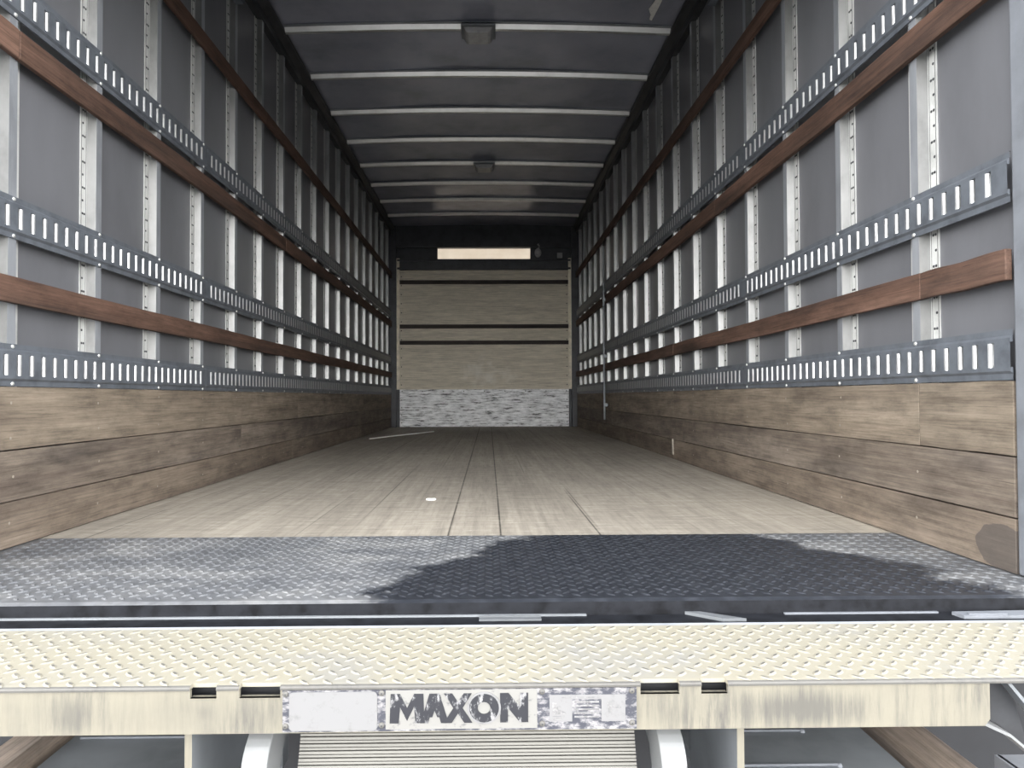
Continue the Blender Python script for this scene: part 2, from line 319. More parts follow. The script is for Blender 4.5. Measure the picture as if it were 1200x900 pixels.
class MB:
    def __init__(s): s.v = []; s.f = []; s.mi = []
    def add(s, vs, fs, mi=0):
        b = len(s.v); s.v += [tuple(p) for p in vs]
        for f in fs: s.f.append(tuple(b + i for i in f)); s.mi.append(mi)
    def box(s, x0, x1, y0, y1, z0, z1, mi=0):
        if x0 > x1: x0, x1 = x1, x0
        if y0 > y1: y0, y1 = y1, y0
        if z0 > z1: z0, z1 = z1, z0
        s.add([(x0, y0, z0), (x1, y0, z0), (x1, y1, z0), (x0, y1, z0), (x0, y0, z1), (x1, y0, z1), (x1, y1, z1), (x0, y1, z1)],
              [(0, 3, 2, 1), (4, 5, 6, 7), (0, 1, 5, 4), (1, 2, 6, 5), (2, 3, 7, 6), (3, 0, 4, 7)], mi)
    def prism(s, pts, a, b, axis, mi=0, mis=None):
        """closed outline pts extruded from a to b along axis (0 x, 1 y, 2 z); pts give the other two coordinates in order"""
        n = len(pts)
        def mk(p, t):
            q = list(p); q.insert(axis, t); return tuple(q)
        vs = [mk(p, a) for p in pts] + [mk(p, b) for p in pts]
        base = len(s.v); s.v += vs
        for i in range(n):
            k = (i + 1) % n
            s.f.append((base + i, base + k, base + n + k, base + n + i)); s.mi.append(mis[i] if mis else mi)
        s.f.append(tuple(base + i for i in reversed(range(n)))); s.mi.append(mi)
        s.f.append(tuple(base + n + i for i in range(n))); s.mi.append(mi)
    def tube(s, pts, r, n=8, mi=0):
        rings = []
        for i, p in enumerate(pts):
            p = Vector(p); a = Vector(pts[max(0, i - 1)]); c = Vector(pts[min(len(pts) - 1, i + 1)])
            d = (c - a).normalized(); u = d.orthogonal().normalized(); w = d.cross(u)
            if rings:                          # keep the frame from twisting
                u = (pu - d * pu.dot(d)).normalized(); w = d.cross(u)
            pu = u
            rings.append([p + (u * math.cos(2 * math.pi * k / n) + w * math.sin(2 * math.pi * k / n)) * r for k in range(n)])
        base = len(s.v); s.v += [tuple(q) for rg in rings for q in rg]
        for i in range(len(rings) - 1):
            for k in range(n):
                k2 = (k + 1) % n
                s.f.append((base + i * n + k, base + i * n + k2, base + (i + 1) * n + k2, base + (i + 1) * n + k)); s.mi.append(mi)
        s.f.append(tuple(base + k for k in reversed(range(n)))); s.mi.append(mi)
        s.f.append(tuple(base + (len(rings) - 1) * n + k for k in range(n))); s.mi.append(mi)
    def dome(s, c, r, h, axis, sign, n=8, mi=0):
        """low rivet head, standing out along axis*sign"""
        c = Vector(c); e = [Vector((1, 0, 0)), Vector((0, 1, 0)), Vector((0, 0, 1))]
        d = e[axis] * sign; u = e[(axis + 1) % 3]; w = e[(axis + 2) % 3]
        base = len(s.v)
        for rr, hh in ((r, 0), (r * 0.85, h * 0.6), (r * 0.45, h * 0.95)):
            for k in range(n):
                t = 2 * math.pi * k / n
                s.v.append(tuple(c + (u * math.cos(t) + w * math.sin(t)) * rr + d * hh))
        s.v.append(tuple(c + d * h))
        for lv in range(2):
            for k in range(n):
                k2 = (k + 1) % n
                s.f.append((base + lv * n + k, base + lv * n + k2, base + (lv + 1) * n + k2, base + (lv + 1) * n + k)); s.mi.append(mi)
        for k in range(n):
            s.f.append((base + 2 * n + k, base + 2 * n + (k + 1) % n, base + 3 * n)); s.mi.append(mi)
    def mesh(s, name, mats, smooth=False, bevel=0.0, recalc=True):
        me = bpy.data.meshes.new(name); me.from_pydata(s.v, [], s.f)
        for m in (mats if isinstance(mats, (list, tuple)) else [mats]): me.materials.append(m)
        for p, i in zip(me.polygons, s.mi): p.material_index = i
        if recalc:
            bm = bmesh.new(); bm.from_mesh(me); bmesh.ops.recalc_face_normals(bm, faces=bm.faces)
            if bevel:
                bmesh.ops.bevel(bm, geom=[e for e in bm.edges if len(e.link_faces) == 2 and e.calc_face_angle(0) > 0.6], offset=bevel, segments=2, affect='EDGES', profile=0.5)
            bm.to_mesh(me); bm.free()
        if smooth:
            for p in me.polygons: p.use_smooth = True
        return me
    def build(s, name, mats, parent=None, loc=None, **kw):
        o = bpy.data.objects.new(name, s.mesh(name, mats, **kw)); COL.objects.link(o)
        if parent is not None: o.parent = parent
        if loc is not None: o.location = loc
        return o

def under(o, par):                       # parent while keeping world coordinates of the mesh
    o.parent = par; o.location = -Vector(par.location); return o

def centre(o):
    """move the origin of a mesh object to the middle of its base"""
    vs = [v.co for v in o.data.vertices]
    lo = Vector([min(v[i] for v in vs) for i in range(3)]); hi = Vector([max(v[i] for v in vs) for i in range(3)])
    c = Vector(((lo.x + hi.x) / 2, (lo.y + hi.y) / 2, lo.z))
    o.data.transform(Matrix.Translation(-c)); o.location = c
    return o

ORD = ['first', 'second', 'third', 'fourth', 'fifth', 'sixth', 'seventh', 'eighth', 'ninth', 'tenth', 'eleventh', 'twelfth',
       'thirteenth', 'fourteenth', 'fifteenth', 'sixteenth', 'seventeenth', 'eighteenth', 'nineteenth']

# ------------------------------------------------------------------ the setting
def struct(mb, name, mat, **kw): return tag(mb.build(name, mat, **kw), kind='structure')

b = MB(); b.box(-40, 40, -40, 40, -1.35, -1.25); struct(b, 'ground', M['asphalt'])
b = MB(); b.box(XL - 0.02, XR + 0.02, YSILL1, YE + 0.3, -0.05, 0.0); struct(b, 'floor', M['floor'])
b = MB(); b.box(XL - 0.075, XL - 0.034, Y0, YE + 0.3, -0.05, ZR + 0.10); struct(b, 'wall_left', M['panel'])
b = MB(); b.box(XR + 0.034, XR + 0.075, Y0, YE + 0.3, -0.05, ZR + 0.10); struct(b, 'wall_right', M['panel'])

# roof skin: one shallow arch the length of the box
b = MB(); nx, ny = 24, 60
def roof_z(x): return ZR + 0.03 + 0.028 * (1 - ((x - XC) / 1.26) ** 2)
for j in range(ny + 1):
    for i in range(nx + 1):
        x = XL - 0.034 + (XR - XL + 0.068) * i / nx; y = Y0 + (YE + 0.1 - Y0) * j / ny
        sag = 0.0035 * math.sin(y * 10.3) * math.sin(x * 3.1 + y) + 0.002 * math.sin(x * 7 + y * 2)
        b.v.append((x, y, roof_z(x) + sag))
for j in range(ny):
    for i in range(nx):
        a = j * (nx + 1) + i
        b.f.append((a, a + nx + 1, a + nx + 2, a + 1)); b.mi.append(0)
top = len(b.v)
for (x, y) in ((XL - 0.034, Y0), (XR + 0.034, Y0), (XR + 0.034, YE + 0.1), (XL - 0.034, YE + 0.1)): b.v.append((x, y, ZR + 0.10))
b.f.append((top, top + 1, top + 2, top + 3)); b.mi.append(0)
struct(b, 'ceiling', M['roof'], recalc=False, smooth=True)

# front wall: dark framing behind, plywood, kick plate, steel header, translucent strip
b = MB()
b.box(XL - 0.034, XL + 0.065, YE - 0.06, YE + 0.06, 0, ZR + 0.06)
b.box(XR - 0.065, XR + 0.034, YE - 0.06, YE + 0.06, 0, ZR + 0.06)
b.box(XL + 0.06, XR - 0.06, YE - 0.03, YE + 0.06, 2.385, ZR + 0.06)
b.box(XL + 0.06, XC - 0.62, YE + 0.02, YE + 0.06, 2.20, 2.40)
b.box(XC + 0.62, XR - 0.06, YE + 0.02, YE + 0.06, 2.20, 2.40)
b.box(XL + 0.06, XR - 0.06, YE + 0.02, YE + 0.06, 0.0, 2.24)
struct(b, 'wall_front', M['dark'])
for nm, x0, x1 in (('trim_1', XL + 0.066, XL + 0.105), ('trim_2', XR - 0.105, XR - 0.066)):
    b = MB(); b.box(x0, x1, YE - 0.035, YE + 0.02, 0.50, 2.24); struct(b, nm, M['trimw'])
for nm, x, s in (('trim_3', XL, 1), ('trim_4', XR, -1)):       # roof rails along the top of each wall
    b = MB()
    b.prism([(x - s * 0.034, 2.555), (x + s * 0.004, 2.555), (x + s * 0.004, 2.60), (x + s * 0.03, 2.625), (x + s * 0.045, 2.63), (x + s * 0.045, 2.645), (x - s * 0.034, 2.66)], Y0, YE - 0.06, 1)
    struct(b, nm, M['dark'])

px0, px1 = XL + 0.105, XR - 0.105
def single(mb, name, mat, label, cat, group=None, **kw):
    o = mb.build(name, mat, **kw); centre(o); return tag(o, label, cat, group)

b = MB(); b.box(px0, px1, YE, YE + 0.018, 0.50, 2.085)
for k in range(13):
    for x in (px0 + 0.02, px1 - 0.02): b.dome((x, YE, 0.56 + k * 0.12), 0.008, 0.004, 1, -1, 6, 1)
single(b, 'plywood_panel', [M['ply'], M['dark']], 'tall beige plywood lining panel on the far front wall', 'panel')
b = MB(); b.box(px0, px1, YE - 0.016, YE + 0.018, 0.005, 0.50)
for k in range(9):
    b.dome((px0 + 0.03 + k * (px1 - px0 - 0.06) / 8, YE - 0.016, 0.475), 0.008, 0.004, 1, -1, 6, 1)
    if k < 4:
        for x in (px0 + 0.025, px1 - 0.025): b.dome((x, YE - 0.016, 0.06 + 0.1 * k), 0.008, 0.004, 1, -1, 6, 1)
single(b, 'kick_plate', [M['kickplate'], M['dark']], 'scratched white kick plate along the foot of the far front wall', 'kick plate')
b = MB(); b.box(px0 - 0.03, px1 + 0.03, YE - 0.05, YE + 0.018, 2.09, 2.115); b.box(px0 - 0.03, px1 + 0.03, YE - 0.028, YE + 0.018, 2.115, 2.20)
b.box(px0 - 0.03, px1 + 0.03, YE - 0.05, YE + 0.018, 2.20, 2.222)
for k in range(5): b.dome((px0 + 0.1 + k * (px1 - px0 - 0.2) / 4, YE - 0.028, 2.16), 0.012, 0.006, 1, -1, 8)
single(b, 'header_rail', M['dark'], 'dark steel channel rail across the top of the plywood on the far front wall', 'rail')
for z, w in ((1.925, 'topmost'), (1.335, 'middle'), (1.12, 'lowest')):
    b = MB(); b.box(px0 - 0.02, px1 + 0.02, YE - 0.022, YE - 0.0005, z - 0.026, z + 0.026)
    single(b, 'rub_board', M['endslat'], 'dark horizontal wooden board across the plywood front wall, %s of three' % w, 'board', 'boards on the front wall', bevel=0.003)
b = MB(); b.box(XC - 0.66, XC + 0.66, YE + 0.065, YE + 0.07, 2.18, 2.46)
single(b, 'light_strip', M['trans'], 'warm glowing translucent strip above the steel header of the far front wall', 'translucent panel')

# ------------------------------------------------------------------ side walls
PY = [1.833 + 0.4064 * k for k in range(18)]
ZP0, ZP1 = 0.4325, 2.556
def make_post(s, rivets):
    """hat section wall post, near edge of its crown at y = 0; s = -1 left wall, +1 right wall; x = 0 on the wall's inner plane"""
    b = MB(); P = [(0.0335, -0.042), (0.0305, -0.042), (0.0305, -0.006), (0.004, 0.0), (0.004, 0.032), (0.0305, 0.038), (0.0305, 0.078), (0.0335, 0.078)]
    b.prism([(s * o, y) for o, y in P], ZP0, ZP1, 2, 0, mis=[3, 3, 0, 1, 0, 3, 3, 3])
    for y in (-0.0375, -0.0125): b.box(s * 0.0300, s * 0.0306, y, y + 0.0013, ZP0, ZP1, 2)      # seams of the riveted foot
    if rivets:
        z = ZP0 + 0.02; k = 0
        while z < ZP1:
            for y in (-0.030, -0.020) if k % 2 else (-0.030,):
                b.dome((s * 0.0305, y, z), 0.0042, 0.0022, 0, -s, 6, 2)
            z += 0.042; k += 1
    return b.mesh('wall_post', [M['alu'], M['crown'], M['dark'], M['foot']])
for s, X, side in ((-1, XL, 'left'), (1, XR, 'right')):
    near = make_post(s, True); far = make_post(s, False)
    for k, y in enumerate(PY):
        o = bpy.data.objects.new('wall_post', near if k < 9 else far); COL.objects.link(o); o.location = (X, y, 0)
        w = ORD[k] + ' from the open rear end' if k < 17 else 'last one beside the front wall'
        tag(o, 'shiny aluminium upright post on the %s wall, %s' % (side, w), 'post', 'upright posts on the %s wall' % side)

SW, SH, PITCH = 0.0195, 0.057, 0.0508
def make_rail(s, L):
    """slotted cargo rail of length L from y = 0, centred on z = 0, face at x = 0 (outward = s)"""
    b = MB(); n = int((L - 0.02) / PITCH); m = (L - n * PITCH) / 2
    d = lambda o: s * o
    F = 0.006
    prof = [(-0.057, F + 0.004), (-0.057, F), (-0.043, F), (-0.037, 0), (-SH / 2, 0)]
    def strip(p, q, y0, y1, mi=0):
        b.add([(d(p[1]), y0, p[0]), (d(p[1]), y1, p[0]), (d(q[1]), y1, q[0]), (d(q[1]), y0, q[0])], [(0, 1, 2, 3)], mi)
    for sg in (1, -1):
        pr = [(sg * z, o) for z, o in prof]
        for p, q in zip(pr, pr[1:]): strip(p, q, 0, L)
        for y in (0, L):                                   # closed ends
            b.add([(d(pr[2][1]), y, pr[2][0]), (d(pr[3][1]), y, pr[3][0]), (d(pr[4][1]), y, pr[4][0]), (d(F), y, pr[4][0])], [(0, 1, 2, 3)])
    edges = [0.0]
    for k in range(n):
        c = m + PITCH * (k + 0.5); edges += [c - SW / 2, c + SW / 2]
    edges.append(L)
    for i in range(0, len(edges), 2): strip((-SH / 2, 0), (SH / 2, 0), edges[i], edges[i + 1])
    for k in range(n):
        c = m + PITCH * (k + 0.5)
        pts = [(SW / 2, 0.0), (SW / 2 - 0.0035, 0.0016), (SW / 2 - 0.0065, 0.005), (SW / 2 - 0.008, 0.010), (SW / 2 - 0.008, 0.015)]
        h = SH / 2
        for p, q in zip(pts, pts[1:]):
            hp, hq = h - 0.2 * p[1], h - 0.2 * q[1]
            b.add([(d(p[1]), c + p[0], -hp), (d(q[1]), c + q[0], -hq), (d(q[1]), c + q[0], hq), (d(p[1]), c + p[0], hp)], [(0, 1, 2, 3)], 1)
        # thin inner edges of the other three sides
        b.add([(0, c - SW / 2, -h), (0, c - SW / 2, h), (d(0.005), c - SW / 2 - 0.001, h), (d(0.005), c - SW / 2 - 0.001, -h)], [(0, 1, 2, 3)])
        for sg in (1, -1):
            b.add([(0, c - SW / 2, sg * h), (0, c + SW / 2, sg * h), (d(0.005), c + SW / 2, sg * (h - 0.001)), (d(0.005), c - SW / 2, sg * (h - 0.001))], [(0, 1, 2, 3)])
    return b
bm_ = MB(); bm_.dome((0, 0, 0), 0.006, 0.004, 0, 1, 8); BOLT = {-1: bm_.mesh('bolt', M['bolt'], smooth=True)}
bm_ = MB(); bm_.dome((0, 0, 0), 0.006, 0.004, 0, -1, 8); BOLT[1] = bm_.mesh('bolt', M['bolt'], smooth=True)
RAILZ = (('lowest', 0.4905, 0), ('middle', 0.8895, 0), ('top', 1.492, 0))
CUTS = [1.503, 3.097, 6.145, 8.975]
SEC = ['nearest section', 'second section', 'far section']
rail_cache = {}
for s, X, side in ((-1, XL, 'left'), (1, XR, 'right')):
    for row, z, _ in RAILZ:
        for i in range(3):
            y0, y1 = CUTS[i], CUTS[i + 1]; L = y1 - y0 - 0.003
            x_face = X - s * 0.006
            e = empty('cargo_rail', 'slotted grey steel cargo rail, %s row on the %s wall, %s from the rear' % (row, side, SEC[i]), 'cargo rail', (x_face, y0, z), 'slotted rails on the %s wall' % side)
            if (s, i) not in rail_cache:
                fb = make_rail(s, L)
                me = fb.mesh('rail_face', [M['rail'], M['lip']], recalc=False)
                bm2 = bmesh.new(); bm2.from_mesh(me); bmesh.ops.remove_doubles(bm2, verts=bm2.verts, dist=0.0002); bm2.to_mesh(me); bm2.free()
                rail_cache[s, i] = me
            o = bpy.data.objects.new('rail_face', rail_cache[s, i]); COL.objects.link(o); o.parent = e
            if i < 2:
                for py in PY:
                    if y0 + 0.02 < py + 0.016 < y1 - 0.02:
                        for sg in (1, -1):
                            o = bpy.data.objects.new('bolt', BOLT[s]); COL.objects.link(o); o.parent = e
                            o.location = (s * 0.006, py + 0.016 - y0, sg * 0.050)

def board(s, X, o0, o1, y0, y1, z0, z1, name, mat, label, cat, group, bow=0.0, bev=0.0025, nails=0):
    """board against a wall between depths o0 (inner face) and o1; slightly wavy along its length"""
    b = MB(); n = 10; rings = []
    ph = random.uniform(0, 6)
    for k in range(n + 1):
        y = y0 + (y1 - y0) * k / n; dz = bow * math.sin(ph + k * 0.9); do = 0.5 * bow * (1 + math.sin(ph * 2 + k * 1.3))
        rings.append([(X + s * (o0 + do), y, z0 + dz), (X + s * (o0 + do), y, z1 + dz), (X + s * o1, y, z1 + dz), (X + s * o1, y, z0 + dz)])
    for r in rings: b.v += r
    for k in range(n):
        for j in range(4):
            j2 = (j + 1) % 4
            b.f.append((k * 4 + j, k * 4 + j2, (k + 1) * 4 + j2, (k + 1) * 4 + j)); b.mi.append(0)
    b.f.append((0, 1, 2, 3)); b.f.append(tuple(n * 4 + j for j in (3, 2, 1, 0))); b.mi += [0, 0]
    for py in PY:                                      # flat screw heads into every post
        if nails and y0 + 0.03 < py + 0.016 < y1 - 0.03:
            for q in ((0.22, 0.78) if nails == 2 else (0.5,)):
                yy, zc = py + 0.016 + random.uniform(-0.008, 0.008), z0 + (z1 - z0) * (q + random.uniform(-0.06, 0.06))
                b.add([(X + s * (o0 - 0.0006), yy + 0.0042 * math.cos(k * math.pi / 4), zc + 0.0042 * math.sin(k * math.pi / 4)) for k in range(8)], [tuple(range(8))], 1)
    return single(b, name, [mat, M['screw']], label, cat, group, bevel=bev)

SLATS = (('lowest', 0.656, 0.727), ('middle', 1.321, 1.400), ('top', 1.972, 2.043))
SCUT = {-1: {'lowest': [1.503, 4.15, 6.6, 8.97], 'middle': [1.503, 1.849, 4.28, 6.7, 8.97], 'top': [1.503, 3.9, 6.3, 8.97]},
        1: {'lowest': [1.503, 1.806, 4.25, 6.65, 8.97], 'middle': [1.503, 3.45, 6.2, 8.97], 'top': [1.503, 4.28, 6.72, 8.97]}}
POSN = {3: ['rear board', 'second board', 'farthest board'], 4: ['short rear board', 'second board', 'third board', 'farthest board']}
for s, X, side in ((-1, XL, 'left'), (1, XR, 'right')):
    for row, z0, z1 in SLATS:
        c = SCUT[s][row]
        for i in range(len(c) - 1):
            board(s, X, -0.014, 0.0035, c[i] + 0.001, c[i + 1] - 0.001, z0, z1, 'rub_board', M['slat'],
                  'reddish brown wooden rub board, %s row on the %s wall, %s' % (row, side, POSN[len(c) - 1][i]), 'board', 'wooden rub boards on the %s wall' % side, bow=0.0015)
KICK = (('bottom', 0.002, 0.1235), ('middle', 0.1265, 0.2605), ('top', 0.2635, 0.4315))
KCUT = {-1: {'top': [1.503, 4.6, 7.0, 8.98], 'middle': [1.503, 3.551, 6.2, 8.98], 'bottom': [1.503, 4.45, 6.9, 8.98]},
        1: {'top': [1.503, 1.838, 4.3, 6.9, 8.98], 'middle': [1.503, 4.1, 6.5, 8.98], 'bottom': [1.503, 4.32, 6.73, 8.98]}}
for s, X, side in ((-1, XL, 'left'), (1, XR, 'right')):
    for row, z0, z1 in KICK:
        c = KCUT[s][row]
        for i in range(len(c) - 1):
            board(s, X, 0.0, 0.033, c[i] + 0.0015, c[i + 1] - 0.0015, z0, z1, 'kick_board', KICKM[row],
                  'scuffed tan wooden kick board, %s row on the %s wall, %s' % (row, side, POSN[len(c) - 1][i]), 'board', 'kick boards on the %s wall' % side, bow=0.0007, bev=0.0015, nails=2 if row == 'top' else 1)

# conduit on the right wall
b = MB(); b.tube([(XR - 0.03, 6.70, 0.17), (XR - 0.03, 6.70, 1.88)], 0.011, 8)
for z in (0.30, 0.78, 1.34): b.box(XR - 0.03, XR + 0.0, 6.68, 6.72, z, z + 0.03)
single(b, 'conduit', M['grey'], 'thin grey vertical pipe standing against the right wall near the front', 'pipe')
b = MB(); b.prism([(4.30, 0.03), (4.318, 0.03), (4.322, 0.125), (4.308, 0.13)], XR - 0.008, XR - 0.0005, 0)
single(b, 'wood_splint', M['screw'], 'pale splint of wood stuck on the right wall kick boards', 'splint')

# ------------------------------------------------------------------ roof bows and dome lamps
bow_names = []
for k in range(9):
    y = 4.136 + 0.6085 * k
    if y > YE - 0.1: break
    b = MB(); n = 20; A = []
    xa, xb = XL + 0.046, XR - 0.046
    for i in range(n + 1):
        x = xa + (xb - xa) * i / n; z = roof_z(x) - 0.006
        zz = z - 0.029
        A.append([(x, y - 0.035, z), (x, y - 0.035, z - 0.004), (x, y - 0.014, z - 0.004), (x, y, zz), (x, y + 0.024, zz), (x, y + 0.038, z - 0.004), (x, y + 0.070, z - 0.004), (x, y + 0.070, z)])
    for r in A: b.v += r
    for i in range(n):
        for j in range(8):
            j2 = (j + 1) % 8
            b.f.append((i * 8 + j, i * 8 + j2, (i + 1) * 8 + j2, (i + 1) * 8 + j)); b.mi.append(1 if j in (0, 1, 4, 6) else 0)
    b.f.append(tuple(range(8))); b.f.append(tuple(n * 8 + j for j in reversed(range(8)))); b.mi += [0, 0]
    single(b, 'roof_bow', [M['bow'], M['crown']], 'pale metal roof bow across the dark ceiling, %s visible from the rear' % ORD[k], 'roof bow', 'roof bows under the ceiling')
for y, sc, lab, xl in ((4.09, 1.0, 'oblong grey dome lamp on the nearest visible roof bow', XC + 0.0), (6.53, 1.0, 'small oblong dome lamp on the ceiling, far from the rear opening', XC + 0.02)):
    zt = roof_z(xl) - 0.036
    e = empty('dome_lamp', lab, 'lamp', (xl, y + 0.05, zt))
    b = MB(); b.box(-0.105, 0.105, -0.075, 0.10, -0.012, 0.0); b.build('base_plate', M['grey'], e, bevel=0.004)
    b = MB(); b.prism([(-0.09, -0.012), (0.09, -0.012), (0.075, -0.042), (0.06, -0.05), (-0.06, -0.05), (-0.075, -0.042)], -0.06, 0.085, 1)
    b.build('lens', M['lens'], e, bevel=0.006)
# lamp fittings on the far front wall
b = MB(); b.prism([(0.665 + 0.045 * math.cos(k * math.pi / 8), 2.315 + 0.06 * math.sin(k * math.pi / 8)) for k in range(16)], YE - 0.02, YE + 0.019, 1)
b.dome((0.665, YE - 0.02, 2.315), 0.035, 0.02, 1, -1, 12); b.tube([(0.67, YE - 0.005, 2.37), (0.68, YE - 0.025, 2.40), (0.66, YE - 0.035, 2.43)], 0.012, 8)
single(b, 'marker_lamp', M['lens'], 'small round pale lamp fitting at the right end of the glowing strip', 'lamp')
b = MB(); b.box(0.92, 0.99, YE - 0.02, YE + 0.019, 2.245, 2.315); b.dome((0.955, YE - 0.02, 2.28), 0.02, 0.008, 1, -1, 10)
single(b, 'junction_box', M['lens'], 'little square pale junction box high in the far right corner', 'box')
# torn tape
b = MB()
P = [(0.955, 3.60), (1.000, 3.60), (1.000, 3.86), (0.995, 3.98), (0.990, 4.05), (0.975, 4.04), (0.970, 3.99), (0.945, 3.93), (0.962, 3.84)]
zz = roof_z(0.98) - 0.004
b.prism(P, zz - 0.004, zz - 0.001, 2)
single(b, 'tape_strip', M['paper'], 'torn white strip of tape stuck to the ceiling by the right wall', 'tape')

# ------------------------------------------------------------------ rear frame
b = MB()
b.prism([(XR - 0.001, 1.380), (XR + 0.10, 1.380), (XR + 0.10, 1.499), (XR - 0.001, 1.499)], 0.001, ZR, 2)
single(b, 'frame_post', M['frame'], 'blue grey steel corner post at the right edge of the rear opening', 'post', bevel=0.006)
b = MB()
b.prism([(XL + 0.001, 1.380), (XL - 0.10, 1.380), (XL - 0.10, 1.499), (XL + 0.001, 1.499)], 0.001, ZR, 2)
single(b, 'frame_post', M['frame'], 'blue grey steel corner post at the left edge of the rear opening', 'post', bevel=0.006)
b = MB(); b.box(XL - 0.10, XR + 0.10, 1.38, 1.499, 2.26, ZR + 0.10)
b.build('trim_5', M['frame'])['kind'] = 'structure'

# unseen overhead door, added to keep high sky off the upper posts
e = empty('added_overhead_door', 'unseen overhead door added under the roof behind the rear header to block the sky', 'door', (XC, 2.5, 2.40))
for k in range(4):
    b = MB(); y = 1.54 + 0.46 * k; b.box(XL + 0.06, XR - 0.06, y, y + 0.452, 2.40, 2.425); under(b.build('added_door_panel', M['frame'], bevel=0.004), e)
for x in (XL + 0.03, XR - 0.03):
    b = MB(); b.box(x - 0.02, x + 0.02, 1.51, 3.42, 2.385, 2.40); under(b.build('track', M['rail']), e)
b = MB(); b.box(XL + 0.02, XR - 0.02, 1.505, 1.53, 1.99, 2.40); b.box(XL + 0.02, XR - 0.02, 1.50, 1.535, 1.97, 1.99); under(b.build('sky_block_panel', M['frame']), e)  # added drop panel, its depth set to shade the upper posts

# lugs of tread plate
def lugs(b, x0, x1, y0, y1, z, a, L, W, H, skip=None, mi=0, top_mi=None):
    i0, i1 = int(math.floor(x0 / a)) - 1, int(math.ceil(x1 / a)) + 1
    ny_ = int((y1 - y0) / a) + 1
    for j in range(ny_ * 2 + 1):
        y = y0 + a * 0.5 * j + a * 0.25
        if y > y1 - 0.006: break
        for i in range(i0, i1):
            x = (i + 0.5 * (j % 2)) * a
            if not (x0 + 0.008 < x < x1 - 0.008): continue
            if skip and skip(x, y): continue
            t = math.pi / 4 if j % 2 else -math.pi / 4
            c, sn = math.cos(t), math.sin(t)
            base = len(b.v)
            for (u, v, h) in ((-L / 2, 0, 0), (-L * 0.22, -W / 2, 0), (L * 0.22, -W / 2, 0), (L / 2, 0, 0), (L * 0.22, W / 2, 0), (-L * 0.22, W / 2, 0),
                              (-L * 0.3, 0, H * 0.8), (-L * 0.16, -W * 0.2, H), (L * 0.16, -W * 0.2, H), (L * 0.3, 0, H * 0.8), (L * 0.16, W * 0.2, H), (-L * 0.16, W * 0.2, H)):
                b.v.append((x + u * c - v * sn, y + u * sn + v * c, z + h))
            for k in range(6):
                k2 = (k + 1) % 6
                b.f.append((base + k, base + k2, base + 6 + k2, base + 6 + k)); b.mi.append(mi)
            b.f.append(tuple(base + 6 + k for k in range(6))); b.mi.append(mi if top_mi is None else top_mi)

# dark steel threshold plate
e = empty('threshold_plate', 'dark diamond tread steel plate across the rear of the wooden floor, wet in the middle', 'tread plate', (XC, 1.66, -0.05))
b = MB()
b.prism([(YSILL1 - 0.001, -0.05), (YSILL1 - 0.001, 0.0), (1.358, 0.0), (1.3475, -0.004), (1.3465, -0.029), (1.3465, -0.05)], XL - 0.13, XR + 0.13, 0, 0, mis=[0, 0, 0, 1, 1, 0])
under(b.build('plate', [M['sill'], M['grime']]), e)
b = MB(); lugs(b, XL + 0.002, XR - 0.002, 1.372, YSILL1 - 0.01, 0.0, 0.035, 0.026, 0.0085, 0.0022)
under(b.build('tread_lugs', M['sill'], recalc=False), e)

# hinge ledge between threshold and lift platform, with scraps of steel on it
e = empty('hinge_ledge', 'dark dirty steel ledge between the threshold plate and the cream lift platform', 'ledge', (XC, 1.32, -0.09))
b = MB(); b.box(XL - 0.13, XR + 0.13, 1.290, 1.346, -0.09, -0.030); under(b.build('ledge_bar', M['grime']), e)
b = MB(); b.box(XL - 0.1, 0.19, 1.3405, 1.3462, -0.0299, -0.0265); under(b.build('upper_strip', M['grey']), e)
b = MB(); b.box(0.58, 0.885, 1.339, 1.345, -0.0299, -0.0270); under(b.build('bright_strip', M['frame']), e)
b = MB(); b.box(-0.02, 0.10, 1.315, 1.326, -0.0299, -0.0265); b.box(-0.02, 0.10, 1.329, 1.331, -0.0299, -0.0245); under(b.build('catch_bar', M['midgrey']), e)
b = MB(); b.prism([(0.385, 1.3455), (0.415, 1.3455), (0.49, 1.301), (0.445, 1.301)], -0.0299, -0.024, 2); under(b.build('slanted_bar', M['midgrey']), e)
b = MB(); b.prism([(0.905, 1.330), (1.10, 1.336), (1.10, 1.304), (0.912, 1.304)], -0.0299, -0.0235, 2); b.box(0.925, 1.0, 1.309, 1.316, -0.0235, -0.0215)
under(b.build('latch_plate', M['frame']), e)

# ------------------------------------------------------------------ lift platform
PZ, PF, PB = -0.0295, 1.029, 1.288
PX0, PX1 = -1.19, 1.10
SLOTS = [(-0.447, -0.408), (-0.374, -0.313), (0.227, 0.286), (0.319, 0.359)]
plat = empty('lift_platform', 'cream painted lift platform with diamond tread and maker plate at the rear of the truck', 'platform', (XC, 1.16, -0.10))
def solids(a, b_, holes):
    out = []; x = a
    for h in holes:
        out.append((x, h[0])); x = h[1]
    out.append((x, b_)); return out
b = MB()
b.box(PX0, PX1, 1.041, PB - 0.006, PZ - 0.006, PZ)
b.prism([(PB - 0.006, PZ - 0.006), (PB - 0.006, PZ), (PB - 0.003, PZ + 0.003), (PB, PZ + 0.002), (PB, PZ - 0.006)], PX0, PX1, 0, 1)
for x0, x1 in solids(PX0, PX1, SLOTS):
    b.prism([(1.041, PZ - 0.006), (1.041, PZ), (1.034, PZ - 0.0004), (1.0305, PZ - 0.0016), (1.029, PZ - 0.004), (1.0295, PZ - 0.007), (1.033, PZ - 0.0075)], x0, x1, 0, 0, mis=[0, 0, 2, 2, 2, 2, 0])
under(b.build('deck_plate', [M['deck'], M['frame'], M['edge']]), plat)
